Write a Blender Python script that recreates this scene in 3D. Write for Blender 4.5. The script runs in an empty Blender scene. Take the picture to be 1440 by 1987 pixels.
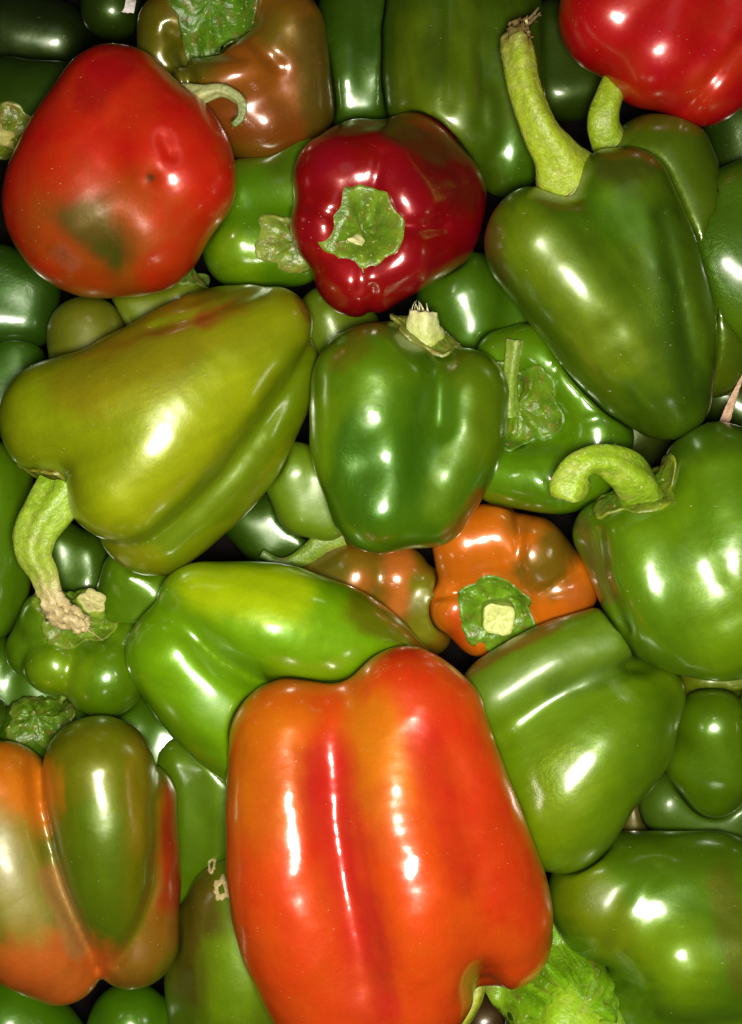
import bpy, math, random
import numpy as np
from mathutils import Vector

# ------------------------------------------------------------------ camera, world, lamps
S = 0.00025            # one unit of the drawing = 0.25 mm
D = 2200.0             # camera height above the heap's reference level, in those units
W, H = 1440.0, 1987.0
sc = bpy.context.scene
COL = sc.collection

cam_d = bpy.data.cameras.new('camera')
cam = bpy.data.objects.new('camera', cam_d); COL.objects.link(cam)
cam.location = (0, 0, D * S)
cam_d.sensor_fit = 'VERTICAL'
cam_d.angle = 2 * math.atan((H / 2) / D)
cam_d.clip_start = 0.01; cam_d.clip_end = 20
sc.camera = cam

world = bpy.data.worlds.new('World'); sc.world = world
world.use_nodes = True
world.node_tree.nodes['Background'].inputs[0].default_value = (0.95, 1.0, 0.9, 1)
world.node_tree.nodes['Background'].inputs[1].default_value = 0.02

def area(name, loc, size, power, col, rot=(0, 0, 0)):
    l = bpy.data.lights.new(name, 'AREA'); l.shape = 'DISK'; l.size = size
    l.energy = power; l.color = col
    o = bpy.data.objects.new(name, l); COL.objects.link(o)
    o.location = loc; o.rotation_euler = rot
    return o
area('flash', (0.012, -0.035, D * S + 0.012), 0.085, 5.6, (1.0, 0.96, 0.84))
area('ceiling_lamp', (0.25, 0.55, 1.5), 0.5, 0.18, (0.95, 1.0, 0.97), (-0.35, 0.16, 0))

sc.view_settings.view_transform = 'Standard'
sc.view_settings.look = 'None'
sc.view_settings.exposure = 0.0
sc.view_settings.gamma = 1.0
sc.cycles.use_adaptive_sampling = True
sc.cycles.max_bounces = 5

# ------------------------------------------------------------------ small maths
f32 = np.float32
rng = np.random.default_rng(7)
TAB = rng.random(4096).astype(f32)
def vnoise(P, seed=0):
    """smooth value noise in 0..1"""
    I = np.floor(P).astype(np.int64); F = (P - I).astype(f32); F = F * F * (3 - 2 * F)
    def h(dx, dy, dz):
        n = (I[:, 0] + dx) * 73856093 ^ (I[:, 1] + dy) * 19349663 ^ (I[:, 2] + dz) * 83492791 ^ (seed * 2654435)
        return TAB[(n ^ (n >> 13)) & 4095]
    x, y, z = F[:, 0], F[:, 1], F[:, 2]
    a = h(0,0,0) * (1-x) + h(1,0,0) * x; b = h(0,1,0) * (1-x) + h(1,1,0) * x
    c = h(0,0,1) * (1-x) + h(1,0,1) * x; d = h(0,1,1) * (1-x) + h(1,1,1) * x
    return (a * (1-y) + b * y) * (1-z) + (c * (1-y) + d * y) * z
def fbm(P, seed=0, n=3):
    s = 0; a = 1; t = 0
    for i in range(n):
        s = s + a * vnoise(P * (2 ** i), seed + i); t += a; a *= .5
    return s / t
def un(x, y, z):
    """a point seen at (x, y) of the picture and standing at height z"""
    k = (D - z) / D
    return np.array([(x - W / 2) * k, (H / 2 - y) * k, z])
def seen(P):
    k = D / (D - P[:, 2])
    return np.stack([P[:, 0] * k + W / 2, H / 2 - P[:, 1] * k], 1)
def lin(c):
    c = np.array(c, float) / 255
    return np.where(c <= .04045, c / 12.92, ((c + .055) / 1.055) ** 2.4)
def spline(C, sub):
    C = np.array(C, float)
    if len(C) == 1: return C
    if len(C) == 2:
        t = np.linspace(0, 1, sub + 1)[:, None]; return C[0] * (1 - t) + C[1] * t
    Q = np.vstack([2 * C[0] - C[1], C, 2 * C[-1] - C[-2]]); out = []
    for i in range(1, len(Q) - 2):
        for j in range(sub):
            t = j / sub; p0, p1, p2, p3 = Q[i-1], Q[i], Q[i+1], Q[i+2]
            out.append(.5 * ((2*p1) + (-p0+p2)*t + (2*p0-5*p1+4*p2-p3)*t*t + (-p0+3*p1-3*p2+p3)*t**3))
    out.append(C[-1]); return np.array(out)
def polydist(Q, pts):
    pts = np.array(pts, f32)
    if len(pts) == 1: return np.sqrt(((Q - pts[0]) ** 2).sum(1))
    best = None
    for a, b in zip(pts[:-1], pts[1:]):
        ba = b - a; t = np.clip(((Q - a) @ ba) / (ba @ ba), 0, 1)[:, None]
        d = ((Q - a - t * ba) ** 2).sum(1)
        best = d if best is None else np.minimum(best, d)
    return np.sqrt(best)

# ------------------------------------------------------------------ the flesh of a pepper: lobes melted together
class Body:
    def __init__(s, z, lobes, k=45, dents=(), wob=.7, seed=0):
        k = k * .72; dents = [(p, w, a * 1.45) for (p, w, a) in dents]
        s.z = z; s.k = k; s.seed = seed; s.wob = wob
        s.lobes = []; lo = []; hi = []
        for L in lobes:
            C = []
            for (x, y, dz, r) in L:
                zz = z + dz; p = un(x, y, zz); C.append((*p, r * (D - zz) / D))
            C = spline(C, 8).astype(f32); s.lobes.append(C)
            lo.append((C[:, :3] - C[:, 3:]).min(0)); hi.append((C[:, :3] + C[:, 3:]).max(0))
        s.lo = np.min(lo, 0) - 12; s.hi = np.max(hi, 0) + 12
        s.dents = [(np.array(p, f32), w, a) for (p, w, a) in dents]
        s.ph = np.random.default_rng(seed + 11).random((4, 4))
    def sdf(s, P):
        P = P.astype(f32); d = None
        for C in s.lobes:
            b = None
            if len(C) == 1: b = np.sqrt(((P - C[0, :3]) ** 2).sum(1)) - C[0, 3]
            for a, c in zip(C[:-1], C[1:]):
                ba = c[:3] - a[:3]; pa = P - a[:3]
                t = np.clip((pa @ ba) / max(float(ba @ ba), 1e-3), 0, 1)
                v = pa - t[:, None] * ba
                e = np.sqrt(np.einsum('ij,ij->i', v, v)) - (a[3] + (c[3] - a[3]) * t)
                b = e if b is None else np.minimum(b, e)
            if d is None: d = b
            else:
                h = np.maximum(s.k - np.abs(d - b), 0) / s.k
                d = np.minimum(d, b) - h * h * s.k * .25
        if s.dents:
            Q = seen(P); top = np.clip((P[:, 2] - (s.z - 30)) / 50, 0, 1)
            for p, w, a in s.dents:
                d = d + top * a * np.exp(-(polydist(Q, p) / w) ** 2)
        if s.wob:
            for i, (wl, am) in enumerate(((150, 1.5), (95, 1.0), (60, .5), (210, 1.6))):
                q = s.ph[i] * 6.28; K = 6.28 / wl
                d = d + s.wob * am * np.sin(P[:, 0]*K + q[0] + np.sin(P[:, 1]*K*.7 + q[3])) * np.sin(P[:, 1]*K + q[1]) * np.cos(P[:, 2]*K*.8 + q[2])
        return d
ALL = []          # every body built so far: the ones on top come first
GAP = 3.0
def contacts(body, P):
    """dents a lower pepper where the ones built before lie on it"""
    d = body.sdf(P)
    for u in body.near:
        m = ((P > u.lo - 20) & (P < u.hi + 20)).all(1)
        if m.any():
            e = GAP - u.sdf(P[m]); a = d[m]
            h = np.maximum(8 - np.abs(a - e), 0) / 8
            d[m] = np.maximum(a, e) + h * h * 2
    return d
def surface(body, cell):
    n = (np.ceil((body.hi - body.lo) / (cell * 4)).astype(int) + 1)
    ax = [body.lo[i] + (np.arange(n[i]) * 4 + 1.5) * cell for i in range(3)]
    G = np.stack(np.meshgrid(*ax, indexing='ij'), -1).reshape(-1, 3)
    body.near = [u for u in ALL if (u.lo < body.hi + 5).all() and (u.hi > body.lo - 5).all()]
    dc = body.sdf(G)
    body.near = [u for u in body.near if (u.sdf(G[dc < cell * 7]) < cell * 7).any()]
    dc = contacts(body, G).reshape(n)
    act = np.abs(dc) < cell * 4 * 1.25
    up = lambda A: A.repeat(4, 0).repeat(4, 1).repeat(4, 2)
    F = up(dc).astype(f32); M = up(act)
    idx = np.argwhere(M)
    Pf = body.lo + idx * cell
    F[M] = contacts(body, Pf.astype(f32))
    ins = F < 0
    N = np.array(F.shape)
    # surface nets
    c = ins[:-1, :-1, :-1].astype(np.int8)
    cnt = np.zeros(N - 1, np.int8)
    for dx in (0, 1):
        for dy in (0, 1):
            for dz in (0, 1):
                cnt += ins[dx:N[0]-1+dx, dy:N[1]-1+dy, dz:N[2]-1+dz]
    cells = np.argwhere((cnt > 0) & (cnt < 8))
    ids = -np.ones(N - 1, np.int64); ids[tuple(cells.T)] = np.arange(len(cells))
    acc = np.zeros((len(cells), 3)); w = np.zeros(len(cells))
    cor = [(a, b, g) for a in (0, 1) for b in (0, 1) for g in (0, 1)]
    for a in cor:
        for ax_ in range(3):
            if a[ax_] == 0:
                b = list(a); b[ax_] = 1
                fa = F[tuple((cells + a).T)]; fb = F[tuple((cells + b).T)]
                m = (fa < 0) != (fb < 0)
                t = fa[m] / (fa[m] - fb[m])
                q = np.array(a)[None].repeat(m.sum(), 0).astype(float); q[:, ax_] = t
                acc[m] += q; w[m] += 1
    V = body.lo + (cells + acc / w[:, None]) * cell
    faces = []
    for ax_ in range(3):
        o1, o2 = [(1, 2), (2, 0), (0, 1)][ax_]
        sl0 = [slice(None)] * 3; sl1 = [slice(None)] * 3
        sl0[ax_] = slice(0, -1); sl1[ax_] = slice(1, None)
        A = ins[tuple(sl0)]; B = ins[tuple(sl1)]
        E = np.argwhere(A != B)
        E = E[(E[:, o1] > 0) & (E[:, o2] > 0) & (E[:, o1] < N[o1] - 1) & (E[:, o2] < N[o2] - 1)]
        flip = A[tuple(E.T)]
        def cid(d1, d2):
            q = E.copy(); q[:, o1] -= d1; q[:, o2] -= d2; return ids[tuple(q.T)]
        q = np.stack([cid(1, 1), cid(0, 1), cid(0, 0), cid(1, 0)], 1)
        q[~flip] = q[~flip][:, ::-1]
        faces.append(q)
    faces = np.vstack(faces)
    V = V.astype(f32)
    for it in range(3):
        f = contacts(body, V); g = np.zeros_like(V)
        for i in range(3):
            o = np.zeros(3, f32); o[i] = 1.5
            g[:, i] = contacts(body, V + o) - f
        g /= 1.5; n2 = np.maximum((g * g).sum(1), .3)
        st = np.clip(f / n2, -cell, cell)
        V = V - g * st[:, None] * .9
    E = np.vstack([faces[:, [0, 1]], faces[:, [1, 2]], faces[:, [2, 3]], faces[:, [3, 0]]])
    for it in range(3):
        A = np.zeros((len(V), 3)); n_ = np.bincount(E[:, 0], minlength=len(V)) + np.bincount(E[:, 1], minlength=len(V))
        for i in range(3):
            A[:, i] = np.bincount(E[:, 0], V[E[:, 1], i], len(V)) + np.bincount(E[:, 1], V[E[:, 0], i], len(V))
        V = (V * .45 + A / np.maximum(n_, 1)[:, None] * .55).astype(f32)
    return V, faces

def make_mesh(name, V, F, origin, mat, cols=None, attrs=None, smooth=True):
    me = bpy.data.meshes.new(name)
    V = (np.asarray(V, float) - origin) * S
    if isinstance(F, np.ndarray):
        me.vertices.add(len(V)); me.vertices.foreach_set('co', V.astype(f32).ravel())
        k = F.shape[1]
        me.loops.add(F.size); me.loops.foreach_set('vertex_index', F.astype(np.int32).ravel())
        me.polygons.add(len(F)); me.polygons.foreach_set('loop_start', np.arange(0, F.size, k, dtype=np.int32))
        me.update(calc_edges=True)
    else:
        me.from_pydata([tuple(v) for v in V], [], F); me.update()
    if smooth: me.polygons.foreach_set('use_smooth', [True] * len(me.polygons))
    if cols is not None:
        a = me.color_attributes.new('tint', 'FLOAT_COLOR', 'POINT')
        a.data.foreach_set('color', np.hstack([cols, np.ones((len(cols), 1))]).astype(f32).ravel())
    for k, v in (attrs or {}).items():
        a = me.attributes.new(k, 'FLOAT', 'POINT'); a.data.foreach_set('value', v.astype(f32))
    me.materials.append(mat)
    return me
def link(name, me, parent=None, loc=(0, 0, 0)):
    o = bpy.data.objects.new(name, me); COL.objects.link(o); o.location = loc
    if parent: o.parent = parent
    return o

# ------------------------------------------------------------------ materials
def nodes(name):
    m = bpy.data.materials.new(name); m.use_nodes = True
    nt = m.node_tree; return m, nt, nt.nodes['Principled BSDF']
def N(nt, t, **kw):
    n = nt.nodes.new(t)
    for k, v in kw.items(): setattr(n, k, v)
    return n
def ramp(nt, src, stops):
    r = N(nt, 'ShaderNodeValToRGB'); e = r.color_ramp.elements
    e[0].position, e[0].color = stops[0][0], (*[stops[0][1]]*3, 1)
    e[1].position, e[1].color = stops[1][0], (*[stops[1][1]]*3, 1)
    nt.links.new(src, r.inputs[0]); return r.outputs[0]
def math_(nt, op, a, b=None, c=None):
    n = N(nt, 'ShaderNodeMath', operation=op)
    for i, v in enumerate((a, b, c)):
        if v is None: continue
        if hasattr(v, 'node'): nt.links.new(v, n.inputs[i])
        else: n.inputs[i].default_value = v
    return n.outputs[0]
def noise(nt, scale, detail=3, rough=.5, vec=None, w=None):
    n = N(nt, 'ShaderNodeTexNoise'); n.inputs['Scale'].default_value = scale
    n.inputs['Detail'].default_value = detail; n.inputs['Roughness'].default_value = rough
    if vec: nt.links.new(vec, n.inputs['Vector'])
    return n.outputs['Fac']
def mixc(nt, fac, a, b, mode='MIX'):
    n = N(nt, 'ShaderNodeMix', data_type='RGBA', blend_type=mode)
    for s, v in ((0, fac), (6, a), (7, b)):
        if hasattr(v, 'node'): nt.links.new(v, n.inputs[s])
        else: n.inputs[s].default_value = v if s == 0 else (*v, 1)
    return n.outputs[2]
def skin_material():
    m, nt, b = nodes('pepper_skin')
    geo = N(nt, 'ShaderNodeNewGeometry').outputs['Position']
    col = N(nt, 'ShaderNodeAttribute', attribute_name='tint').outputs['Color']
    ro = N(nt, 'ShaderNodeAttribute', attribute_name='dull').outputs['Fac']
    wr = N(nt, 'ShaderNodeAttribute', attribute_name='wrinkle').outputs['Fac']
    tc = N(nt, 'ShaderNodeTexCoord').outputs['Object']
    n1 = noise(nt, 110, 4, .6, tc)
    n2 = noise(nt, 900, 2, .5, tc)
    v = math_(nt, 'MULTIPLY_ADD', n1, .2, .9)
    v = math_(nt, 'MULTIPLY', v, math_(nt, 'MULTIPLY_ADD', n2, .2, .9))
    hsv = N(nt, 'ShaderNodeHueSaturation'); nt.links.new(col, hsv.inputs['Color']); nt.links.new(v, hsv.inputs['Value'])
    nt.links.new(math_(nt, 'MULTIPLY_ADD', noise(nt, 60, 3, .5, tc), .014, .493), hsv.inputs['Hue'])
    # pale flecks of dust and tiny scratches, sparse
    def flecks(scale, thr, size, seedvec):
        mp = N(nt, 'ShaderNodeMapping'); nt.links.new(tc, mp.inputs['Vector']); mp.inputs['Rotation'].default_value = seedvec
        mp.inputs['Scale'].default_value = (1, 1.9, 1)
        vo = N(nt, 'ShaderNodeTexVoronoi'); vo.inputs['Scale'].default_value = scale
        nt.links.new(mp.outputs[0], vo.inputs['Vector'])
        sep = N(nt, 'ShaderNodeSeparateColor'); nt.links.new(vo.outputs['Color'], sep.inputs[0])
        a = math_(nt, 'GREATER_THAN', sep.outputs[0], thr)
        warp = math_(nt, 'MULTIPLY_ADD', noise(nt, 1500, 2, .5, tc), .5, .0)
        d = math_(nt, 'LESS_THAN', math_(nt, 'ADD', vo.outputs['Distance'], warp), math_(nt, 'MULTIPLY_ADD', sep.outputs[1], size, .22))
        return math_(nt, 'MULTIPLY', a, d)
    f1 = flecks(200, .86, .14, (.4, .9, 1.3)); f2 = flecks(430, .9, .2, (1.1, .2, .5)); f3 = flecks(800, .96, .3, (2.1, .7, .1))
    fl = math_(nt, 'MAXIMUM', math_(nt, 'MAXIMUM', f1, f2), f3)
    fl = math_(nt, 'MULTIPLY', fl, math_(nt, 'MULTIPLY', ramp(nt, noise(nt, 40, 2, .5, tc), ((.5, 0.03), (.66, 1))), .6))
    mp = N(nt, 'ShaderNodeMapping'); nt.links.new(tc, mp.inputs['Vector']); mp.inputs['Rotation'].default_value = (.3, .5, .9); mp.inputs['Scale'].default_value = (1, 7, 1)
    scuff = ramp(nt, noise(nt, 190, 3, .7, mp.outputs[0]), ((.70, 0), (.76, 1)))
    scuff = math_(nt, 'MULTIPLY', scuff, ramp(nt, noise(nt, 55, 2, .5, tc), ((.52, 0), (.66, .5))))
    fl = math_(nt, 'MAXIMUM', fl, scuff)
    c = mixc(nt, fl, hsv.outputs[0], (.55, .5, .26))
    nt.links.new(c, b.inputs['Base Color'])
    r = math_(nt, 'ADD', ro, math_(nt, 'MULTIPLY', noise(nt, 260, 4, .6, tc), .12))
    nt.links.new(math_(nt, 'MULTIPLY_ADD', r, .35, .36), b.inputs['Roughness'])
    b.inputs['Specular IOR Level'].default_value = 1.0
    # light that has entered the skin and comes back coloured: a broad tinted gloss
    sh = N(nt, 'ShaderNodeSeparateColor', mode='HSV'); nt.links.new(hsv.outputs[0], sh.inputs[0])
    ch = N(nt, 'ShaderNodeCombineColor', mode='HSV'); nt.links.new(sh.outputs[0], ch.inputs[0]); nt.links.new(sh.outputs[1], ch.inputs[1])
    nt.links.new(math_(nt, 'MULTIPLY_ADD', sh.outputs[2], .9, .42), ch.inputs[2])
    nt.links.new(mixc(nt, ramp(nt, ro, ((.28, .04), (.5, .9))), ch.outputs[0], (1, 1, .95)), b.inputs['Specular Tint'])
    cw = N(nt, 'ShaderNodeMath', operation='MULTIPLY_ADD', use_clamp=True); nt.links.new(ro, cw.inputs[0]); cw.inputs[1].default_value = -2.2; cw.inputs[2].default_value = 1.25
    b.inputs['Coat IOR'].default_value = 1.72
    nt.links.new(cw.outputs[0], b.inputs['Coat Weight'])
    cr = math_(nt, 'MULTIPLY_ADD', noise(nt, 500, 3, .6, tc), .12, .06)
    nt.links.new(math_(nt, 'MULTIPLY_ADD', ro, .5, cr), b.inputs['Coat Roughness'])
    b.inputs['Subsurface Weight'].default_value = .0
    b.inputs['Subsurface Radius'].default_value = (.004, .004, .001)
    b.inputs['Subsurface Scale'].default_value = .6
    # relief: faint orange-peel, wrinkles where the skin has shrunk
    bm = N(nt, 'ShaderNodeBump'); bm.inputs['Strength'].default_value = 1; bm.inputs['Distance'].default_value = .001
    wn = noise(nt, 420, 4, .6, tc); wd = noise(nt, 150, 2, .5, tc)
    h = math_(nt, 'MULTIPLY', noise(nt, 650, 2, .5, tc), .035)
    h = math_(nt, 'ADD', h, math_(nt, 'MULTIPLY', wd, .05))
    h = math_(nt, 'ADD', h, math_(nt, 'MULTIPLY', math_(nt, 'MULTIPLY', wn, wr), .9))
    h = math_(nt, 'ADD', h, math_(nt, 'MULTIPLY', noise(nt, 300, 2, .5, tc), .05))
    h = math_(nt, 'ADD', h, math_(nt, 'MULTIPLY', fl, .1))
    nt.links.new(h, bm.inputs['Height']); nt.links.new(bm.outputs[0], b.inputs['Normal'])
    return m
def stalk_material(name, rough, relief, scale):
    m, nt, b = nodes(name)
    col = N(nt, 'ShaderNodeAttribute', attribute_name='tint').outputs['Color']
    tc = N(nt, 'ShaderNodeTexCoord').outputs['Object']
    hsv = N(nt, 'ShaderNodeHueSaturation'); nt.links.new(col, hsv.inputs['Color'])
    nt.links.new(math_(nt, 'MULTIPLY_ADD', noise(nt, scale, 4, .65, tc), .9, .55), hsv.inputs['Value'])
    sp = ramp(nt, noise(nt, scale * 1.6, 2, .5, tc), ((.64, 0), (.72, 1)))
    c = mixc(nt, math_(nt, 'MULTIPLY', sp, .55), hsv.outputs[0], (.55, .55, .25))
    nt.links.new(c, b.inputs['Base Color']); b.inputs['Roughness'].default_value = rough
    b.inputs['Subsurface Weight'].default_value = .05; b.inputs['Subsurface Radius'].default_value = (.003, .004, .001)
    bm = N(nt, 'ShaderNodeBump'); bm.inputs['Strength'].default_value = 1; bm.inputs['Distance'].default_value = .001
    nt.links.new(math_(nt, 'MULTIPLY', noise(nt, scale, 5, .6, tc), relief), bm.inputs['Height'])
    nt.links.new(bm.outputs[0], b.inputs['Normal'])
    return m
SKIN = skin_material()
STALK = stalk_material('stalk_green', .34, .8, 380)
CALYX = stalk_material('calyx_green', .3, .8, 260)
DRY = stalk_material('dry_fibre', .75, 1.6, 500)

# ------------------------------------------------------------------ parts
def frame_of(T):
    T = T / np.linalg.norm(T); a = np.array([0, 0, 1.]) if abs(T[2]) < .9 else np.array([0, 1., 0])
    u = np.cross(T, a); u /= np.linalg.norm(u); return T, u, np.cross(T, u)
def tube(pts, base_z, ridges=5, ridge=.07, ns=28, sub=7, rough=.03, seed=0, cap=True, flare=0):
    """a fluted stalk along control points (x, y, dz, r); gives vertices, faces, 0..1 along it"""
    C = []
    for (x, y, dz, r) in pts:
        zz = base_z + dz; C.append((*un(x, y, zz), r * (D - zz) / D))
    C = spline(C, sub); n = len(C); V = []; t_ = []
    T0, u, v = frame_of(C[1, :3] - C[0, :3]); R = np.random.default_rng(seed)
    ph = R.random(4) * 6.28
    for i in range(n):
        T = C[min(i + 1, n - 1), :3] - C[max(i - 1, 0), :3]; T /= np.linalg.norm(T)
        u = u - T * (u @ T); u /= np.linalg.norm(u); v = np.cross(T, u)
        t = i / (n - 1)
        for j in range(ns):
            a = 2 * math.pi * j / ns
            rr = C[i, 3] * (1 + ridge * math.cos(ridges * a + ph[0] + t * 1.2) + rough * math.sin(3 * a + 5 * t + ph[1]) + rough * math.sin(14 * t + 2 * a + ph[2]) + .018 * math.cos(13 * a + 2 * t) + .3 * rough * math.sin(31 * t + 3 * a))
            V.append(C[i, :3] + rr * (u * math.cos(a) + v * math.sin(a))); t_.append(t)
    F = []
    for i in range(n - 1):
        for j in range(ns):
            a = i * ns + j; b = i * ns + (j + 1) % ns
            F.append((a, b, b + ns, a + ns))
    e = C[-1]; T = C[-1, :3] - C[-2, :3]; T /= np.linalg.norm(T)
    # rounded rim and slightly hollow cut end
    base = (n - 1) * ns
    for q, (s_, o_) in enumerate(((.93, .07), (.72, .02), (.4, -.08))):
        st = len(V)
        for j in range(ns):
            p = V[base + j]; V.append(e[:3] + (p - e[:3]) * s_ + T * e[3] * (o_ + .05 * math.sin(j * 1.7 + ph[3] + q))); t_.append(1.0 + .1 * (q + 1))
        pr = base if q == 0 else st - ns
        for j in range(ns): F.append((pr + j, pr + (j + 1) % ns, st + (j + 1) % ns, st + j))
    V.append(e[:3] - T * e[3] * .1); t_.append(1.4); c = len(V) - 1; st = c - ns
    for j in range(ns): F.append((st + j, st + (j + 1) % ns, c))
    return np.array(V), F, np.array(t_), C, (u, v, T)

def hit(body, x, y):
    a = un(x, y, 500.); b = un(x, y, -900.); d = (b - a) / np.linalg.norm(b - a); t = 0.
    best = (1e9, None)
    for i in range(200):
        p = a + d * t; e = float(body.sdf(p[None])[0])
        if e < best[0]: best = (e, p)
        if e < .5 or t > 1400: break
        t += max(e * .7, .5)
    return best[1]
def calyx(body, x, y, axis, R, n=6, cols=None, seed=0, curl=3.0, thick=5.0, point=.17, bumps=3.0, arc=None):
    A = np.array([axis[0], -axis[1], axis[2]], float); A /= np.linalg.norm(A)
    c0 = hit(body, x, y); _, u, v = frame_of(A)
    nr, nt_ = 13, 84; g = np.random.default_rng(seed); ph = g.random(8) * 6.28
    th = np.linspace(0, 2 * np.pi, nt_, endpoint=False)
    RR = R * (1 - point + point * np.abs(np.cos(n * th / 2 + ph[0])) ** 1.5 * 1.5 + .07 * np.sin(2 * th + ph[1]) + .03 * np.sin(9 * th + ph[2]) + .012 * np.sin(17 * th + ph[3]))
    P = []; rad = []; TH = []
    for i in range(nr):
        q = i / (nr - 1)
        for j in range(nt_):
            P.append(c0 + (u * math.cos(th[j]) + v * math.sin(th[j])) * RR[j] * (q if i else 0)); rad.append(q); TH.append(th[j])
    P = np.array(P); rad = np.array(rad); TH = np.array(TH)
    hgt = thick * (.75 + .5 * np.cos(rad * 3)) + curl * np.clip(rad - .8, 0, 1) * 5 * (.4 + np.sin(3 * TH + ph[4]))
    hgt += bumps * (fbm(P / 13., seed + 5) - .5) * 2 * (1 - (rad - .5) ** 2)
    hgt += 1.8 * np.cos(n * TH + 2 * ph[0]) * rad + 1.0 * np.sin(11 * TH + ph[5]) * rad ** 2 + 9 * np.exp(-(rad / .35) ** 2) + 2.5
    hgt += bumps * .7 * (np.abs(fbm(P / 7., seed + 15) - .5) * 4 - .6)
    hgt = np.maximum(hgt, 1.5)
    X = P + A * 70
    for it in range(40):
        e = body.sdf(X) - hgt
        X = X - A[None] * np.clip(e * .8, -6, 40)[:, None]
    # a vertex that found nothing within reach stays near its neighbours' level
    dep = (X - P) @ A; dep = np.clip(dep, -R * .9, R * .9); X = P + dep[:, None] * A
    F = []
    for i in range(nr - 1):
        for j in range(nt_):
            a = i * nt_ + j; b = i * nt_ + (j + 1) % nt_
            F.append((a, a + nt_, b + nt_, b))
    # underside rim so that the leaf has thickness
    low = X[-nt_:] - A * (thick + 3) - (X[-nt_:] - c0) * .03
    st = len(X); X = np.vstack([X, low]); rad = np.append(rad, np.ones(nt_)); TH = np.append(TH, th)
    for j in range(nt_):
        a = (nr - 1) * nt_ + j; b = (nr - 1) * nt_ + (j + 1) % nt_
        F.append((a, st + j, st + (j + 1) % nt_, b))
    mid, edge = cols or ((120, 160, 30), (150, 165, 60))
    t = np.clip((rad - .55) / .45, 0, 1)[:, None]
    colr = (lin(mid) * (1 - t) + lin(edge) * t) * (.72, .78, .45)
    colr = colr * (.6 + .6 * fbm(X / 18., seed + 9))[:, None]
    colr *= (.9 + .12 * np.cos(n * 2 * TH + ph[1]))[:, None]
    sp = np.clip((fbm(X / 9., seed + 3) - .62) * 9, 0, 1)[:, None]
    colr = colr * (1 - sp * .6) + lin((120, 90, 40)) * sp * .6
    return X, F, colr, c0, A

GROUP = 'bell peppers heaped in the pile'
COUNT = [0]
def pepper(label, z, lobes, base, k=45, dents=(), paints=(), cell=6.0, stalk=None, calyxes=(), wob=.7, mottle=.15,
           axis=None, dull=.17, gloss=(), wrinkles=(), name='bell_pepper', extra=None):
    """stalk: dict(pts, cols, ...); calyxes: list of dicts; paints: (points, radius, colour, strength)"""
    COUNT[0] += 1; seed = COUNT[0]
    body = Body(z, lobes, k, dents, wob, seed)
    V, F = surface(body, cell); ALL.append(body)
    Q = seen(V)
    def tone(q):
        q = np.array(q, float)
        if q[1] > q[0]: q = q * (.97, .84, .2)
        else: q = q * .8
        return lin(q)
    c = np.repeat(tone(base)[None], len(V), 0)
    jig = (fbm(V / 55., seed + 40) - .5)
    if axis is None and len(lobes[0]) > 1:
        axis = (lobes[0][-1][0] - lobes[0][0][0], lobes[0][-1][1] - lobes[0][0][1])
    if axis is None: axis = (1, 0)
    a = np.array(axis, float); a /= max(np.linalg.norm(a), 1e-6)
    al = Q @ a; ac = Q @ np.array([-a[1], a[0]])
    st = fbm(np.stack([al / 95., ac / 15., V[:, 2] / 25.], 1), seed + 80, 3) - .5
    stn = fbm(np.stack([al / 120., ac / 10., V[:, 2] / 18.], 1), seed + 180, 3) - .5
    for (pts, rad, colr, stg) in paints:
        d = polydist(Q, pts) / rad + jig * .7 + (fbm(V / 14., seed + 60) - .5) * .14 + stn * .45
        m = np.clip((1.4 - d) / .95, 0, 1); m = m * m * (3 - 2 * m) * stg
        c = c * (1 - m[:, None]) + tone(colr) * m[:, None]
    sm = fbm(V / 38., seed + 90, 3) - .5
    c = c * (1 + mottle * (1.6 * st + 1.4 * sm))[:, None]
    dl = np.full(len(V), dull); wr = np.clip(.05 + .8 * (fbm(V / 45., seed + 120) - .5), .03, .3)
    for (pts, rad, val) in gloss:
        m = np.clip(1.3 - polydist(Q, pts) / rad + jig * .5, 0, 1); dl = dl * (1 - m) + val * m
    for (pts, rad, val) in wrinkles:
        m = np.clip(1.3 - polydist(Q, pts) / rad + jig, 0, 1); wr = wr * (1 - m) + val * m
    org = V.mean(0); org[2] = V[:, 2].min()
    root = bpy.data.objects.new(name, None); COL.objects.link(root)
    root.empty_display_size = .01; root.location = tuple(org * S)
    root['label'] = label; root['category'] = 'bell pepper'; root['group'] = GROUP
    link('body', make_mesh('body', V, F, org, SKIN, c, {'dull': dl, 'wrinkle': wr}), root)
    for i, cx in enumerate(calyxes):
        X, Fc, cc, c0, A = calyx(body, seed=seed * 3 + i, **cx)
        link('calyx', make_mesh('calyx', X, Fc, org, CALYX, cc), root)
    if stalk:
        add_stalk(body, z, stalk, org, root, seed)
    if extra: extra(body, root, org)
    body.root = root; body.org = org
    return body
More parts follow.
